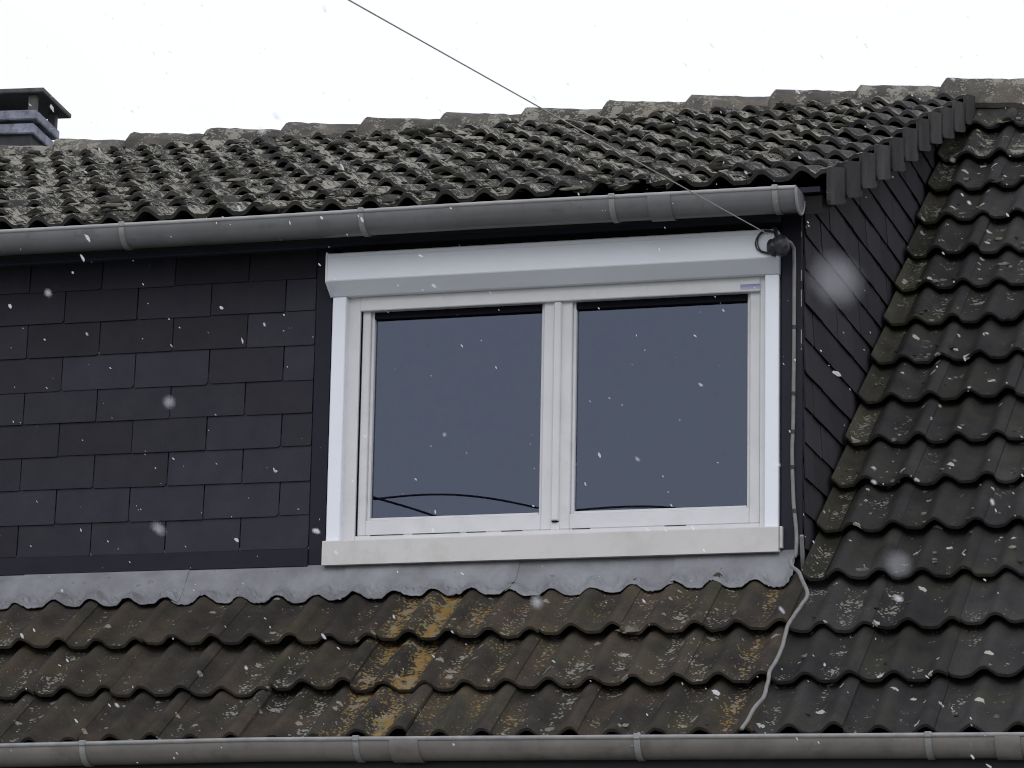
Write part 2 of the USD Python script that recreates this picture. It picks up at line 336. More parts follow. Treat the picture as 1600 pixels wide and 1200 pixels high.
def main_pt(x, s, n): return np.array([x, s*CP - n*SP, s*SP + n*CP])
def roll(x, c0):
    d = np.abs((np.asarray(x) - c0 + 0.075) % 0.15 - 0.075)
    return np.where(d < 0.050, 0.034*np.cos(np.pi*d/0.100)**1.35, 0.0) - 0.002*np.clip((d-0.05)/0.025, 0, 1)

rng = np.random.default_rng(11)

def tile(x0, x1, s, O, T, N, c0, seed, L=0.43, flange=False, rough=1.0, raise_left=0.0, nx=None, LIFT=LIFT, TH=TH):
    """One double-roll tile: x0..x1 across, nose at distance s along T from O, riding on the tile below."""
    r = np.random.default_rng(seed)
    nx = nx or max(9, int(round((x1-x0)/0.0107)))
    u = np.linspace(x0 + 0.0006, x1 - 0.0006, nx)
    vs = np.array([0.0, 0.007, 0.02, 0.09, 0.17, 0.26, L])
    skew, dn, ds = r.normal(0, 0.0050), r.normal(0, 0.0026), r.normal(0, 0.0062)
    U, V = np.meshgrid(u, vs, indexing='ij')
    edge = (meshkit.fbm(np.stack([u*55, u*0+seed*3.7, u*0], -1), 3, 5) - 0.5)*0.011*rough
    drop = np.array([0.0030, 0.0005, 0, 0, 0, 0, 0])
    w = np.clip(1 - V/0.05, 0, 1)
    nt = NOSE - LIFT*V/GM + roll(U, c0) + dn - drop + skew*(U-x0)/0.3
    nt = nt + 0.0022*np.clip((U - x1 + 0.05)/0.02, 0, 1)          # the covering roll stands on its neighbour
    if raise_left: nt = nt + raise_left*np.clip((x0 + 0.03 - U)/0.02, 0, 1)
    nt = nt + (meshkit.fbm(np.stack([U*26, V*26 + s*26, U*0 + 3.1], -1), 3, 8) - 0.5)*0.0055*rough
    Vv = V + edge[:, None]*w + ds
    if flange: nt = nt + 0.016*np.clip((U - x1 + 0.045)/0.02, 0, 1)
    nb = nt + drop - TH - (V < 0.001)*0.0
    P = lambda n: np.array(O) + np.stack([U, U*0, U*0], -1) + (s + Vv)[..., None]*T + n[..., None]*N
    body = grid_solid(P(nt), P(nb))
    if not flange: return body
    # the down-turned verge lip: stepped, its nose end a little proud of the next one up
    top = nt[-1, 2]
    out = []
    for (v, xo, hi, lo) in ((0.002, 0.010, 0.0, -0.122), (0.014, 0.012, 0.003, -0.140), (0.30, 0.004, 0.002 - LIFT*0.30/GM, -0.143 - LIFT*0.30/GM*0.9), (0.39, 0.001, -LIFT*0.39/GM, -0.135 - LIFT*0.39/GM)):
        base = np.array(O) + (s + v + ds)*T
        for x in (XV - 0.012 + xo, XV + xo):
            out.append([(x, 0, 0) + base + N*(top + hi), (x, 0, 0) + base + N*(top) + np.array([0, 0, lo])])
    A = np.array(out).reshape(4, 2, 2, 3)                        # along, side, top/bottom
    lip = grid_solid(A[:, 1], A[:, 0])
    return cat([body, lip])

# ================================================================== the setting
g = trimesh.Trimesh([[-400, -400, GZ], [400, -400, GZ], [400, 400, GZ], [-400, 400, GZ]], [[0, 1, 2], [0, 2, 3]])
tag(obj('ground', g, M_GROUND), 'flat damp ground below the house', 'ground', kind='structure')

# ================================================================== the house
H = thing('house', 'house with dark tiled roof and slate clad dormer holding a white window', 'house', (0, 0, GZ))

# walls below the eaves, gables
obj('wall', bx(XL+0.3, XR_-0.3, -0.72, 7.6, GZ, -0.99), M_RENDER, H)
gab = [(-0.72, -0.99), (7.6, -0.99), (7.6, -0.64), (YR, ZR-0.13), (-0.72, -0.66)]
for x in (XL+0.3, XR_-0.6): obj('gable', prism_x(gab, x, x+0.3), M_RENDER, H)
obj('soffit', bx(XL, XR_, -0.96, -0.72, -0.90, -0.87), M_WOOD, H)
obj('fascia', bx(XL, XR_, -0.975, -0.95, -0.93, -0.775), M_WOOD, H)

# --- main roof: deck with its tiles
def slab(x0, x1, sa, sb, na, nb):
    return prism_x([tuple(main_pt(0, sa, na)[1:]), tuple(main_pt(0, sb, na)[1:]), tuple(main_pt(0, sb, nb)[1:]), tuple(main_pt(0, sa, nb)[1:])], x0, x1)
SR = YR/CP
XD0 = -4.3
deck = cat([slab(XL, XR_, S0+0.06, -0.002, -0.09, -0.045), slab(XCH, XR_, 0.0, SR-0.03, -0.09, -0.045), slab(XL, XD0, 0.0, SR-0.03, -0.09, -0.045)])
ROOF = obj('main_roof', deck, M_DECK, H)
seed = 100
for k in range(16):
    s = S0 + k*GM
    xa = XMAIN - 0.3*12 if k < 3 else XMAIN
    xe = XMAIN + (1.85 if k < 5 else 1.55 if k < 11 else 1.25)
    x = xa
    while x < xe - 0.01:
        seed += 1
        lower = k < 3
        if k >= 3 and abs(x - XMAIN) < 0.01:
            # cut piece beside the cheek: its own thin mossy strip, then the rest of the tile
            obj('roof_tile', tile(x - 0.008, x + 0.075, s, (0, 0, 0), MT, MN, CREST_MAIN, seed, raise_left=0.008, nx=10), M_MOSSY, ROOF, 35, 'narrow mossy cut tile beside the dormer cheek')
            obj('roof_tile', tile(x + 0.075, x + 0.3, s, (0, 0, 0), MT, MN, CREST_MAIN, seed + 5000, L=0.43 if k < 15 else 0.33), M_TOP if k > 13 else M_SIDE, ROOF, 35)
        else:
            L = 0.43 if k < 15 else 0.33
            obj('roof_tile', tile(x, x + 0.3, s, (0, 0, 0), MT, MN, CREST_MAIN, seed, L=L), M_LOW if lower and x < 1.7 else M_TOP if k > 13 else M_SIDE, ROOF, 35)
        x += 0.3

# plain rear slope, out of sight
rear = prism_x([(YR, ZR-0.12), (YR, ZR-0.02), (8.0, ZR-0.02-(8.0-YR)*math.tan(PM)), (8.0, ZR-0.12-(8.0-YR)*math.tan(PM))], XL, XR_)
obj('rear_roof', rear, M_DECK, H)

# --- dormer roof
def dpt(x, s, n): return np.array([x, EY, EZ]) + s*DT + n*DN
ddeck = prism_x([tuple(dpt(0, a, b)[1:]) for a, b in ((0.02, -0.11), (DL-0.02, -0.11), (DL-0.02, -0.045), (0.02, -0.045))], XD0-0.1, XV-0.03)
DROOF = obj('dormer_roof', ddeck, M_DECK, H)
for k in range(11):
    s = k*GD
    left = -1.26 - 1.70*(s/DL) - 0.75
    x = XV - 0.3
    first = True
    while x + 0.3 > left:
        seed += 1
        L = 0.42 if k < 10 else 0.40
        if first:
            obj('verge_tile', tile(x, XV, s, (0, EY, EZ), DT, DN, CREST_DORM, seed, L=L, flange=True, LIFT=0.037, TH=0.020), M_VERGE, DROOF, 35)
        else:
            obj('roof_tile', tile(x, x + 0.3, s, (0, EY, EZ), DT, DN, CREST_DORM, seed, L=L, rough=1.9, LIFT=0.037, TH=0.020), M_DORM, DROOF, 35)
        first = False
        x -= 0.3

# crusts of moss and lichen sitting on the dormer tiles: nobody could count them
r = np.random.default_rng(31)
ico0 = trimesh.creation.icosphere(1, 1.0)
def clumps(count, pick, O, T, N, c0, size, flat, LIFT=LIFT):
    vs, fs = [], []
    for i in range(count):
        x, s, v = pick()
        n = NOSE - LIFT*v/GM + float(roll(x, c0)) - 0.001
        q = np.array(O) + np.array([x, 0, 0]) + (s+v)*T + n*N
        a = size*r.lognormal(0, 0.4)
        sh = ico0.vertices*(1 + r.normal(0, 0.22, len(ico0.vertices)))[:, None]
        vs.append(q + sh[:, :1]*np.array([1, 0, 0])*a*r.uniform(0.8, 1.9) + sh[:, 1:2]*T*a*r.uniform(0.7, 1.2) + sh[:, 2:]*N*a*flat)
        fs.append(ico0.faces + i*len(ico0.vertices))
    return trimesh.Trimesh(np.vstack(vs), np.vstack(fs), process=False)
def pick_dormer():
    k = r.integers(0, 11); s = k*GD
    x = r.uniform(-1.4 - 1.7*s/DL, XV - 0.32)
    return x, s, min(abs(r.normal(0, 0.09)), GD*0.95) + 0.006
M_CRUST = plain('lichen_crust', (0.135, 0.13, 0.105), 0.95, 0.55, 14, 0.5, 90, spec=0.1)
M_MOSS = plain('moss', (0.034, 0.033, 0.026), 0.95, 0.5, 14, 0.5, 90, spec=0.1)
tag(obj('lichen', clumps(1500, pick_dormer, (0, EY, EZ), DT, DN, CREST_DORM, 0.0115, 0.30, 0.037), M_CRUST, DROOF, True), kind='stuff')
tag(obj('moss', clumps(1300, pick_dormer, (0, EY, EZ), DT, DN, CREST_DORM, 0.0120, 0.42, 0.037), M_MOSS, DROOF, True), kind='stuff')
def pick_side():
    k = r.integers(0, 16); s = S0 + k*GM
    return r.uniform(XMAIN - (1.5 if k < 3 else 0), XMAIN + 0.95), s, abs(r.normal(0, 0.1)) % (GM*0.95) + 0.008
tag(obj('moss', clumps(200, pick_side, (0, 0, 0), MT, MN, CREST_MAIN, 0.006, 0.4), M_MOSS, ROOF, True), kind='stuff')
tag(obj('lichen', clumps(160, pick_side, (0, 0, 0), MT, MN, CREST_MAIN, 0.0085, 0.28), M_CRUST, ROOF, True), kind='stuff')

# --- ridge caps
RIDGE = part('ridge', H)
RL, RX0 = 0.4088, -2.2976
for k in range(-4, 15):
    x0, x1 = RX0 + RL*k, RX0 + RL*(k+1) + 0.045
    r = np.random.default_rng(900 + k)
    xs = np.array([x0 - 0.012, x0 + 0.01, x0 + 0.05, (x0+x1)/2, x1])
    lift = np.array([0.010, 0.024, 0.022, 0.008, -0.006]) + r.normal(0, 0.003)
    sc = np.array([0.93, 1.05, 1.03, 1.0, 0.95])
    prof = np.array([(-0.150, -0.055), (-0.135, -0.010), (-0.105, 0.045), (-0.062, 0.083), (-0.02, 0.102), (0.02, 0.102), (0.062, 0.083), (0.105, 0.045), (0.135, -0.01), (0.150, -0.055)])
    dens = np.array([prof[0] + 0]*1)
    P = []
    tt = np.linspace(0, len(prof)-1, 28)
    pr = np.stack([np.interp(tt, range(len(prof)), prof[:, i]) for i in (0, 1)], 1)
    yo = r.normal(0, 0.006)
    xf = np.unique(np.concatenate([xs, np.linspace(x0 + 0.05, x1, 14)]))
    lift, sc, xs = np.interp(xf, xs, lift), np.interp(xf, xs, sc), xf
    for xi, li, si in zip(xs, lift, sc):
        P.append(np.stack([np.full(len(pr), xi), YR + yo + pr[:, 0]*si, ZR + 0.012 + li + pr[:, 1]*si], 1))
    P = np.array(P)
    nz = (meshkit.fbm(P*24, 4, 3) - 0.5)*0.016
    P[..., 2] += nz
    Q = P.copy(); Q[..., 1] = YR + (Q[..., 1]-YR)*0.88; Q[..., 2] -= 0.018
    obj('ridge_tile', grid_solid(P, Q), M_RIDGE, RIDGE, 40)
obj('mortar_bed', prism_x([(YR-0.155, ZR-0.115), (YR-0.118, ZR-0.02), (YR+0.118, ZR-0.02), (YR+0.15, ZR-0.12)], XL, XR_), M_MORTAR, RIDGE)

# --- dormer front wall, slates, trims
hole = sbox(0.02, 0.06, 1.715, 1.10)
wall = Polygon([(XD0, -0.2), (XCH-0.005, -0.2), (XCH-0.005, 1.36), (XD0, 1.36)]).difference(hole)
DW = obj('dormer_wall', prism_y(wall, 0.0, 0.20), M_TRIM, H)
ZB = [0.085, 0.106, 0.233, 0.366, 0.496, 0.627, 0.754, 0.891, 1.023, 1.149, 1.262]
r = np.random.default_rng(5)
def slate(poly_wh, thick=0.006):
    e = trimesh.creation.extrude_polygon(poly_wh, thick, engine='earcut'); return e
for row in range(1, 10):
    z0, z1 = ZB[row], ZB[row+1]
    off = -0.796 if row % 2 == 0 else -0.948
    edges = [off + 0.3035*i for i in range(-5, 6)]
    for a, b in zip(edges[:-1], edges[1:]):
        a, b = max(a, -2.3), min(b, -0.066)
        if b - a < 0.03: continue
        gap = 0.0016 + abs(r.normal(0, 0.0006))
        top = min(z1 + 0.05, 1.262)
        c1, c2 = r.choice([0.002, 0.004, 0.009], 2, p=[0.5, 0.3, 0.2])
        sag = r.normal(0, 0.0015)
        pl = Polygon([(a+gap, z0+sag+c1), (a+gap+c1, z0+sag), (b-gap-c2, z0+sag+r.normal(0, .001)), (b-gap, z0+sag+c2), (b-gap, top), (a+gap, top)])
        e = slate(pl); v = e.vertices
        yt = -0.004 - v[:, 2] - 0.0080*np.clip((top - v[:, 1])/(top-z0), 0, 1.1) - r.uniform(0, 0.0015) - 0.0025*r.random()*np.clip((v[:, 0]-a)/(b-a), 0, 1)
        e.vertices = np.stack([v[:, 0], yt, v[:, 1]], 1); e.fix_normals()
        obj('slate', e, M_SLATE, DW)
obj('corner_strip', bx(-0.064, 0.001, -0.022, -0.001, 0.036, 1.30, 0.002), M_TRIM, H)
obj('corner_strip', bx(1.737, XCH+0.004, -0.022, -0.001, 0.02, 1.36, 0.003), M_CORNER, H, label='dark corner strip with flaking pale paint beside the window')
for zc, hh in ((1.215, 0.010), (1.06, 0.022), (0.975, 0.034), (0.82, 0.04), (0.795, 0.01)):
    obj('paint_flake', bx(XCH+0.0005, XCH+0.0035, -0.0242, -0.0226, zc-hh, zc+hh*0.9, 0.0006), M_LIP, H)
obj('foot_strip', bx(-2.3, -0.064, -0.030, -0.002, 0.036, 0.104, 0.002), M_TRIM, H)
obj('fascia_board', bx(XD0, 1.737, -0.045, -0.002, 1.262, 1.355, 0.003), M_FASC, H)
obj('dormer_soffit', bx(XD0, XV-0.03, -0.19, -0.045, 1.325, 1.345), M_TRIM, H)

# --- dormer cheek, slated like the front
def roofz(y): return y*math.tan(PM)
ytop = YR - 0.1
def dz(y): return EZ + (y-EY)*(ZD-EZ)/(YR-EY)
ck = Polygon([(-0.001, -0.15), (-0.001, dz(0)-0.08), (ytop, dz(ytop)-0.08), (ytop, roofz(ytop)-0.12)])
CW = obj('cheek_wall', prism_x(list(ck.exterior.coords)[:-1], XCH-0.11, XCH-0.004), M_TRIM, H)
obj('cheek_wall', prism_x(list(ck.exterior.coords)[:-1], XD0, XD0+0.1), M_TRIM, H)
region = Polygon([(0.002, -0.06), (0.002, dz(0)-0.09), (ytop, dz(ytop)-0.09), (ytop, roofz(ytop)-0.06)])
z = 0.31 - 0.13*3; row = 0
while z < 2.65:
    yo = 0.1525 if row % 2 else 0.0
    for i in range(-1, 13):
        a, b = yo + 0.305*i, yo + 0.305*(i+1)
        gap = 0.0016
        c1 = 0.012 if r.random() < 0.4 else 0.003; c2 = 0.012 if r.random() < 0.4 else 0.003
        pl = Polygon([(a+gap, z+c1), (a+gap+c1, z), (b-gap-c2, z + r.normal(0, .001)), (b-gap, z+c2), (b-gap, z+0.185), (a+gap, z+0.185)]).intersection(region)
        if pl.is_empty or pl.area < 0.0012 or pl.geom_type != 'Polygon': continue
        e = slate(pl); v = e.vertices
        xo = XCH - 0.002 + v[:, 2] + 0.0115*np.clip((z + 0.185 - v[:, 1])/0.185, 0, 1) + r.uniform(0, 0.0015) + r.uniform(-.002, .003)*np.clip((v[:, 0]-a)/(b-a), 0, 1)
        e.vertices = np.stack([xo, v[:, 0], v[:, 1]], 1); e.fix_normals()
        obj('slate', e, M_CHEEK, CW)
    z += 0.13; row += 1

# --- lead flashing dressed on to the tiles
FL = part('lead_flashing', H)
laps = [-2.3, -1.21, -0.555, 0.092, 0.745, 1.35, 1.795]
for i, (xa, xb) in enumerate(zip(laps[:-1], laps[1:])):
    nx = int((xb-xa)/0.006) + 2
    x = np.linspace(xa, xb + (0.02 if i < len(laps)-2 else 0.0), nx)
    t = np.concatenate([[0, 0.12, 0.2], np.linspace(0.26, 1.0, 22)])
    X, Tt = np.meshgrid(x, t, indexing='ij')
    edge = 0.178 + (meshkit.fbm(np.stack([x*7, x*0 + i, x*0], -1), 3, 4) - 0.5)*0.044
    # path: wall face, then bend, then down the slope
    s = -0.012 - np.clip((Tt-0.2)/0.8, 0, 1)*(edge[:, None] - 0.012)
    hfac = np.clip((Tt-0.42)/0.4, 0, 1); hfac = hfac*hfac*(3-2*hfac)
    n = NOSE - LIFT*(s - (S0+2*GM))/GM + 0.009 + (roll(X, CREST_MAIN)*0.85 + 0.004)*hfac + 0.068*(1-hfac)*np.clip((0.9-Tt)/0.7, 0, 1)
    wr = (meshkit.fbm(np.stack([X*19, Tt*3.2, X*0 + 7], -1), 4, 9) - 0.5)
    crease = np.abs(meshkit.fbm(np.stack([X*30, Tt*9, X*0 + 2], -1), 3, 21) - 0.5)
    n = n + hfac*(1 - 0.6*np.clip((Tt-0.85)/0.15, 0, 1))*(wr*0.036 + np.clip(0.06 - crease, 0, 1)*0.17)
    n = np.maximum(n, NOSE - LIFT*(s - (S0+2*GM))/GM + roll(X, CREST_MAIN)*hfac + 0.005)
    n = n + (0.004 if i % 2 else 0.0)*1.0
    Y = s*CP - n*SP; Z = s*SP + n*CP
    Yw = np.full_like(X, -0.010 - 0.002*(i % 2)); Zw = 0.118 - Tt/0.2*0.062
    up_ = np.clip(Tt/0.26, 0, 1); up_ = np.where(Tt <= 0.2, 0, 1)
    Pt = np.stack([X, np.where(Tt <= 0.2, Yw, Y), np.where(Tt <= 0.2, Zw, Z)], -1)
    nrm = np.where((Tt <= 0.2)[..., None], np.array([0, 1.0, 0]), -MN)
    obj('flashing_sheet', grid_solid(Pt, Pt + nrm*0.0022), M_LEAD, FL, 40)
# upstand where the flashing turns up the cheek
obj('corner_flashing', trimesh.creation.box((0.012, 0.012, 0.135), trimesh.transformations.compose_matrix(translate=(1.822, -0.052, 0.028), angles=(0.62, 0.10, 0))), M_GUTIN, FL)

# --- window
W = part('window', H)
# frame: jambs and head and bottom rail, all behind the rails
obj('frame', cat([bx(0.040, 0.108, 0.000, 0.075, 0.128, 1.070), bx(1.655, 1.715, 0.000, 0.075, 0.128, 1.070),
                  bx(0.108, 1.655, -0.004, 0.0750, 1.014, 1.070, 0.003), bx(0.108, 1.655, 0.002, 0.075, 0.118, 0.150, 0.002)]), M_WHITE, W)
YG = 0.050
def sash(x0, x1, z0, z1, gx0, gx1, gz0, gz1):
    out = []
    for (a, b, c, d) in ((x0, gx0, z0, z1), (gx1, x1, z0, z1), (gx0, gx1, z0, gz0), (gx0, gx1, gz1, z1)):
        out.append(bx(a, b, 0.016, 0.07, c, d, 0.003))
    # glazing bead, stepping back to the glass
    w = 0.012
    for (a, b, c, d) in ((gx0, gx0+w, gz0, gz1), (gx1-w, gx1, gz0, gz1), (gx0+w, gx1-w, gz0, gz0+w), (gx0+w, gx1-w, gz1-w, gz1)):
        out.append(bx(a, b, 0.030, 0.066, c, d, 0.003))
    return cat(out)
obj('sash', sash(0.112, 0.872, 0.153, 1.062, 0.144, 0.826, 0.210, 1.040), M_WHITE, W)
obj('sash', sash(0.894, 1.652, 0.153, 1.062, 0.936, 1.612, 0.210, 1.040), M_WHITE, W)
obj('mullion', bx(0.868, 0.897, 0.001, 0.05, 0.184, 1.0135, 0.004), M_WHITE, W)
obj('mullion_base', bx(0.867, 0.899, 0.010, 0.05, 0.1505, 0.1795, 0.002), M_WHITE, W)
for xa, xb in ((0.17, 0.30), (0.335, 0.52), (0.545, 0.62), (0.68, 0.76), (0.95, 1.02), (1.30, 1.38)):
    obj('drain_gap', bx(xa, xb, 0.0005, 0.0035, 0.1502, 0.1522), M_RUBBER, W)
obj('seal', bx(0.106, 0.1125, 0.012, 0.07, 0.150, 1.014), M_RUBBER, W)
obj('seal', bx(0.8665, 0.8995, 0.018, 0.06, 0.188, 1.06), M_RUBBER, W)
obj('mullion_foot', bx(0.872, 0.893, 0.0005, 0.0155, 0.1800, 0.1838), M_RUBBER, W)
for gx0, gx1, b in ((0.156, 0.814, -0.0010), (0.948, 1.600, -0.0008)):
    nu, nv = 33, 41
    U, V = np.meshgrid(np.linspace(0, 1, nu), np.linspace(0, 1, nv), indexing='ij')
    bow = b*np.sin(np.pi*U)*np.sin(np.pi*V)
    X, Z = gx0-0.004 + U*(gx1-gx0+0.008), 0.218 + V*(1.032-0.218)
    v = np.stack([X, YG + bow, Z], -1).reshape(-1, 3)
    idx = np.arange(nu*nv).reshape(nu, nv)
    q = np.stack([idx[:-1, :-1], idx[1:, :-1], idx[1:, 1:], idx[:-1, 1:]], -1).reshape(-1, 4)
    obj('pane', (v, q), M_GLASS, W, True)
    obj('head_seal', bx(gx0, gx1, 0.030, 0.047, 0.988, 1.0278), M_RUBBER, W)
# dark room behind
room = cat([bx(-0.5, 1.69, 2.2, 2.22, -0.3, 1.3), bx(-0.5, 1.69, 0.21, 2.2, -0.32, -0.3), bx(-0.5, 1.69, 0.21, 2.2, 1.28, 1.3), bx(-0.52, -0.5, 0.21, 2.2, -0.3, 1.3), bx(1.685, 1.69, 0.21, 2.2, -0.3, 1.28)])
obj('room', room, M_ROOM, H)
SILL = obj('sill', prism_x([(-0.062, 0.033), (-0.062, 0.121), (-0.058, 0.125), (0.001, 0.1285), (0.001, 0.033)], 0.003, 1.736), M_SILL, W, 30)
obj('sill_end_cap', bx(1.7365, 1.747, -0.045, -0.023, 0.048, 0.128, 0.002), M_SILL, W)
obj('sticker', bx(1.580, 1.656, -0.0048, -0.0038, 1.021, 1.041), M_STICK, W)

# --- roller shutter
RS = part('roller_shutter', H)
obj('shutter_box', prism_x([(-0.001, 1.221), (-0.096, 1.221), (-0.100, 1.217), (-0.100, 1.205), (-0.0975, 1.2035), (-0.100, 1.202), (-0.100, 1.116), (-0.098, 1.112), (-0.036, 1.070), (-0.030, 1.068), (-0.001, 1.068)], 0.0045, 1.7250), M_BOX, RS, 20)
for x0, x1 in ((-0.002, 0.004), (1.7255, 1.733)):
    obj('end_cap', prism_x([(0.0, 1.224), (-0.1025, 1.224), (-0.1025, 1.110), (-0.036, 1.066), (0.0, 1.066)], x0, x1), M_BOX, RS)
for x0, x1 in ((0.006, 0.060), (1.678, 1.730)):
    obj('guide_rail', bx(x0, x1, -0.032, 0.014, 0.1265, 1.0665, 0.003), M_BOX, RS)

# --- gutters
def gutter(name, xs, zs, yc, R, material, straps, unions, end, label, lipr=0.008):
    G = part(name, H)
    tag(G, label)
    ang = np.linspace(-0.03*np.pi, 1.0*np.pi, 22)
    xs = np.array(xs); zs = np.array(zs)
    xx = np.linspace(xs[0], xs[-1], 60); zz = np.interp(xx, xs, zs)
    def ring(Rr, dx0, dx1, n, lo=0, hi=1):
        x = np.linspace(dx0, dx1, n); z = np.interp(x, xs, zs)
        a = ang[0] + (ang[-1]-ang[0])*np.linspace(lo, hi, 22)
        return np.stack([np.repeat(x[:, None], 22, 1), yc + Rr*np.cos(a)[None]*np.ones((n, 1)), z[:, None] - Rr*np.sin(a)[None]], -1)
    obj('trough', grid_solid(ring(R, xs[0], xs[-1], 60), ring(R-0.003, xs[0], xs[-1], 60)), material, G, 40)
    lip = np.stack([xx, np.full_like(xx, yc-R+0.002), zz + 0.004], 1)
    obj('lip', tube(lip, lipr, 10), M_GUTIN if material is M_GUT2 else M_LIP, G, 60)
    for x in straps:
        obj('bracket', cat([grid_solid(ring(R+0.0045, x-0.010, x+0.010, 3), ring(R+0.0002, x-0.010, x+0.010, 3)),
                            bx(x-0.012, x+0.012, yc-R-0.010, yc-R+0.012, np.interp(x, xs, zs)-0.004, np.interp(x, xs, zs)+0.0155, 0.003)]), M_GUTIN, G, 40)
    for xa, xb in unions:
        obj('joint', grid_solid(ring(R+0.0065, xa, xb, 6), ring(R+0.0003, xa, xb, 6)), material, G, 40)
    if end is not None:
        z = np.interp(end, xs, zs)
        a = np.linspace(0, np.pi, 20)
        pl = [(yc + (R+0.002)*math.cos(t), z - (R+0.002)*math.sin(t)) for t in a] + [(yc-R-0.002, z+0.008), (yc+R+0.002, z+0.008)]
        obj('end_cap', prism_x(pl, end, end+0.004), material, G)
        obj('end_rim', cat([tube(np.stack([np.full(20, end+0.002), yc + (R+0.006)*np.cos(a), z - (R+0.006)*np.sin(a)], 1), 0.0055, 6)]), M_LIP, G, 60)
    return G
gutter('upper_gutter', [-2.2, -1.3, -0.3, 0.7, 1.848], [1.326, 1.322, 1.318, 1.3195, 1.312], -0.231, 0.0705, M_GUT, [-1.71, -0.756, 0.202, 1.165, 1.772], [(1.30, 1.385)], 1.848, 'grey half round gutter along the dormer eave above the window')
gutter('lower_gutter', [-2.0, -0.8, 0.15, 1.05, 2.75, 3.6], [-0.755, -0.750, -0.743, -0.751, -0.766, -0.771], -1.020, 0.064, M_GUT2, [-1.45, -0.487, 0.505, 1.481, 2.445, 3.2], [(0.625, 0.725), (2.66, 2.74)], None, 'brownish grey half round gutter along the main eave at the bottom')

# --- chimney behind the ridge
CH = part('chimney', H)
a6 = math.radians(6)
def rotc(mm):
    T4 = trimesh.transformations.rotation_matrix(a6, [0, 0, 1], [-3.10, 4.05, 0]); mm.apply_transform(T4); return mm
cx0, cx1, cy0, cy1 = -3.95, -3.125, 4.08, 4.46
obj('stack', rotc(bx(cx0+0.03, cx1-0.03, cy0+0.03, cy1-0.03, 1.6, 3.181)), M_BRICKD, CH)
def ringband(z0, z1, o):
    return rotc(prism_y(Polygon([(0, 0), (1, 0), (1, 1), (0, 1)]), 0, 1)) if False else rotc(bx(cx0-o, cx1+o, cy0-o, cy1+o, z0, z1, 0.006))
obj('lower_band', ringband(3.108, 3.164, -0.006), M_CONC, CH)
obj('upper_band', ringband(3.180, 3.232, 0.012), M_CONC, CH)
for (px, py) in ((cx1-0.02, cy0+0.02), (cx1-0.02, cy1-0.02), (cx0+0.02, cy0+0.02), (cx0+0.02, cy1-0.02)):
    obj('post', rotc(bx(px-0.022, px+0.022, py-0.022, py+0.022, 3.232, 3.317, 0.004)), M_CONCD, CH)
obj('flue', rotc(bx(-3.72, -3.34, cy0+0.12, cy1-0.1, 3.232, 3.262, 0.004)), M_BRICKD, CH)
obj('cap_slab', rotc(bx(cx0-0.03, cx1+0.055, cy0-0.04, cy1+0.07, 3.317, 3.343, 0.005)), M_CONCD, CH)

# ================================================================== cables
clamp = thing('cable_clamp', 'round black cable clamp on the top right corner of the white shutter box', 'cable clamp', (1.752, -0.11, 1.150))
kb = trimesh.creation.icosphere(3, 1.0); kb.vertices *= (0.034, 0.030, 0.040)
kb.vertices += (meshkit.fbm(kb.vertices*60, 3, 2)[:, None] - 0.5)*kb.vertices*0.35
kb.apply_translation((1.757, -0.128, 1.148))
obj('knob', kb, M_KNOB, clamp, True)
kc = trimesh.creation.icosphere(3, 1.0); kc.vertices *= (0.024, 0.028, 0.032)
kc.vertices += (meshkit.fbm(kc.vertices*70, 3, 6)[:, None] - 0.5)*kc.vertices*0.35
kc.apply_translation((1.729, -0.128, 1.142)); obj('knob', kc, M_KNOB, clamp, True)
obj('hook', tube(catmull([(1.748, -0.125, 1.165), (1.738, -0.118, 1.190), (1.735, -0.108, 1.212), (1.728, -0.104, 1.222)]), 0.0075, 8), M_KNOB, clamp, True)
lp = catmull([(1.730, -0.112, 1.205), (1.705, -0.110, 1.213), (1.678, -0.108, 1.205), (1.660, -0.107, 1.175), (1.664, -0.107, 1.148), (1.682, -0.108, 1.133), (1.705, -0.109, 1.126), (1.722, -0.113, 1.122)])
obj('wire_loop', tube(lp, 0.0030, 6), M_KNOB, clamp, True)
lp = catmull([(1.728, -0.112, 1.203), (1.700, -0.113, 1.208), (1.676, -0.112, 1.196), (1.668, -0.112, 1.168), (1.678, -0.112, 1.140), (1.700, -0.112, 1.130), (1.722, -0.113, 1.127)])
obj('wire_loop', tube(lp, 0.0024, 6), M_KNOB, clamp, True)

# the drop wire from the street to the clamp
A = np.array([1.715, -0.150, 1.187])
def ray(px, py):
    v = fw*FPX + rt*(px-800) - up*(py-600); return v/np.linalg.norm(v)
B = CAM + ray(545, 0)*8.6
pts = [A + (B-A)*t - np.array([0, 0, 0.002])*math.sin(math.pi*t) for t in np.linspace(0, 1, 40)]
far = B + (B-A)/np.linalg.norm(B-A)*9.0
pts += [B + (far-B)*t for t in np.linspace(0.1, 1, 10)]
p = obj('drop_wire', tube(np.array(pts), 0.0020, 8), M_WIRE, smooth=True)
tag(p, 'thin grey drop wire sloping down from the sky across the roof to the clamp', 'wire')

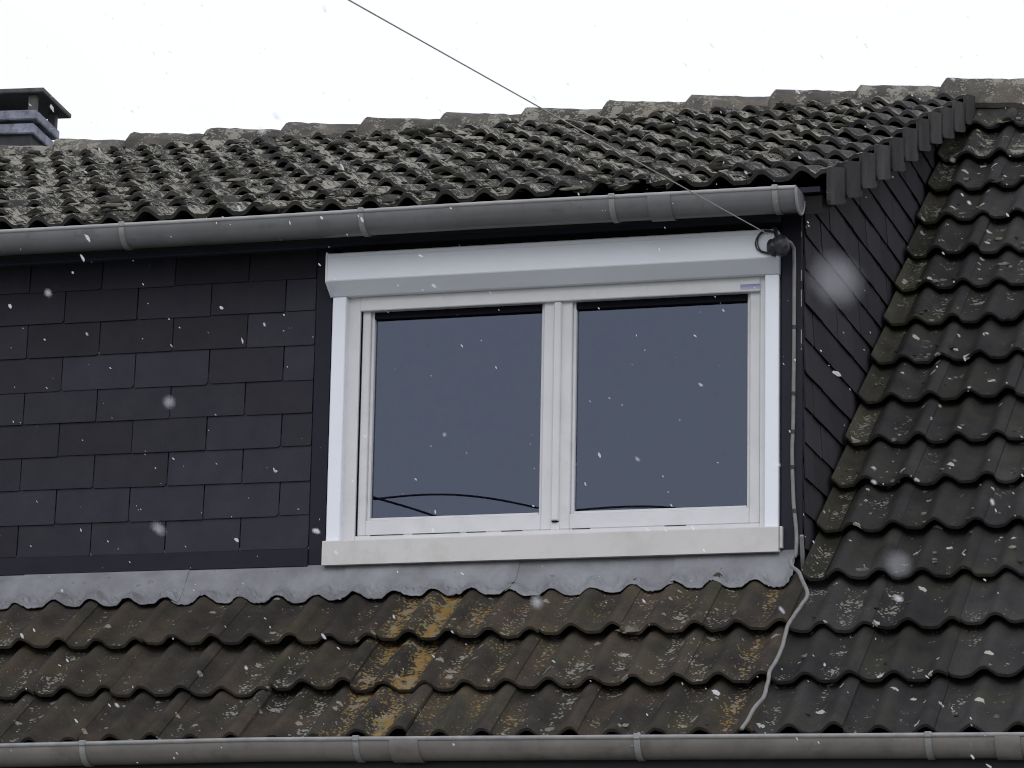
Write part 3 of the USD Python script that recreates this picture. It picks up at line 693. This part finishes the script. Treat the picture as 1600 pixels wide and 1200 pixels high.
# the cable down the corner and over the tiles
cpts = [(1.770, -0.125, 1.172), (1.783, -0.050, 1.168), (1.788, -0.032, 1.12), (1.787, -0.030, 0.894), (1.785, -0.030, 0.56), (1.780, -0.031, 0.418), (1.783, -0.032, 0.30), (1.788, -0.034, 0.206), (1.798, -0.038, 0.085), (1.800, -0.062, 0.02),
        (1.800, -0.130, -0.004), (1.808, -0.165, -0.040), (1.855, -0.235, -0.085), (1.893, -0.325, -0.162), (1.893, -0.415, -0.230), (1.873, -0.520, -0.306), (1.874, -0.640, -0.400), (1.868, -0.775, -0.505), (1.865, -0.875, -0.580), (1.850, -0.955, -0.645), (1.825, -1.012, -0.725)]
p = thing('cable', 'grey cable running down the dormer corner and loosely over the tiles', 'cable', (1.80, -0.1, 0.0))
CB = catmull(cpts, 10)
wob = np.clip((np.arange(len(CB))/len(CB) - 0.42)*4, 0.12, 1)[:, None]
CB = CB + wob*0.011*(np.stack([meshkit.fbm(np.stack([np.arange(len(CB))*0.13, np.full(len(CB), q), np.zeros(len(CB))], -1), 2, q) for q in (1, 2, 3)], 1) - 0.5)*np.array([2.0, 0.5, 0.5])
obj('sheath', tube(CB, 0.0070, 10), M_CABLE, p, True)
for zc in (0.62, 0.47, 0.345, 0.18, 0.86):
    i = int(np.argmin(np.abs(CB[:112, 2] - zc)))
    seg = CB[i] + np.linspace(-1, 1, 3)[:, None]*(CB[i+1]-CB[i-1])/np.linalg.norm(CB[i+1]-CB[i-1])*0.007
    obj('clip', tube(seg, 0.0090, 10), M_CLIP, p, 40)

# wires on the far side of the street, seen only as reflections in the panes
def mirror_pt(px, py, D):
    d = ray(px, py); t = (YG - CAM[1])/d[1]; q = CAM + d*t; d2 = d*np.array([1, -1, 1]); return q + d2*D
WIRES = []
for (pa, pb, D) in (((583, 781), (1170, 812), 8.0), ((583, 780), (700, 829), 7.6)):
    a, b = mirror_pt(*pa, D), mirror_pt(*pb, D)
    e = (b-a)
    WIRES.append((a - e*0.5, b + e*0.5))
for i, (a, b) in enumerate(WIRES):
    P = [a + (b-a)*t for t in np.linspace(0, 1, 12)]
    p = obj('street_wire', tube(np.array(P), 0.0065, 8), M_KNOB, smooth=True)
    tag(p, ('dark overhead street wire reflected as an arc in both window panes', 'dark overhead street wire reflected low in the left window pane only')[i], 'wire')

# ================================================================== falling snow
r = np.random.default_rng(77)
ico = trimesh.creation.icosphere(1, 1.0)
n = 9000
Pn = np.stack([r.uniform(-3.2, 6.2, n), r.uniform(-12.25, -0.12, n), r.uniform(-2.7, 3.6, n)], 1)
near = np.linalg.norm(Pn - CAM, axis=1) < 0.9
Pn = Pn[~near]
# keep clear of the roof
Pn = Pn[(Pn[:, 2] > Pn[:, 1]*math.tan(PM) + 0.1)]
big = [(ray(1308, 437)*0.27, 0.00085), (ray(1404, 882)*0.5, 0.00075), (ray(838, 940)*1.1, 0.0011), (ray(264, 628)*1.1, 0.0010), (ray(75, 458)*1.8, 0.0012)]
Pn = np.vstack([Pn, [CAM + b[0] for b in big]])
vs, fs = [], []
fall = np.array([0.62, 0.0, -0.78])
for i, q in enumerate(Pn):
    s = r.lognormal(math.log(0.00115), 0.5)
    if i >= len(Pn) - len(big): s = big[i - len(Pn) + len(big)][1]
    d = fall + r.normal(0, 0.22, 3); d /= np.linalg.norm(d)
    a = np.cross(d, [0, 1, 0.2]); a /= np.linalg.norm(a); b = np.cross(d, a)
    bump_ = 1 + r.normal(0, 0.16, len(ico.vertices))
    L = ico.vertices*bump_[:, None]
    vs.append(q + s*(L[:, :1]*a*0.9 + L[:, 1:2]*b*0.8 + L[:, 2:]*d*(r.uniform(1.4, 3.2) if i < len(Pn) - len(big) else 1.3)))
    fs.append(ico.faces + i*len(ico.vertices))
p = obj('falling_snow', trimesh.Trimesh(np.vstack(vs), np.vstack(fs), process=False), M_SNOW)
tag(p, 'small white snowflakes drifting down in front of the house', 'snow', kind='stuff')
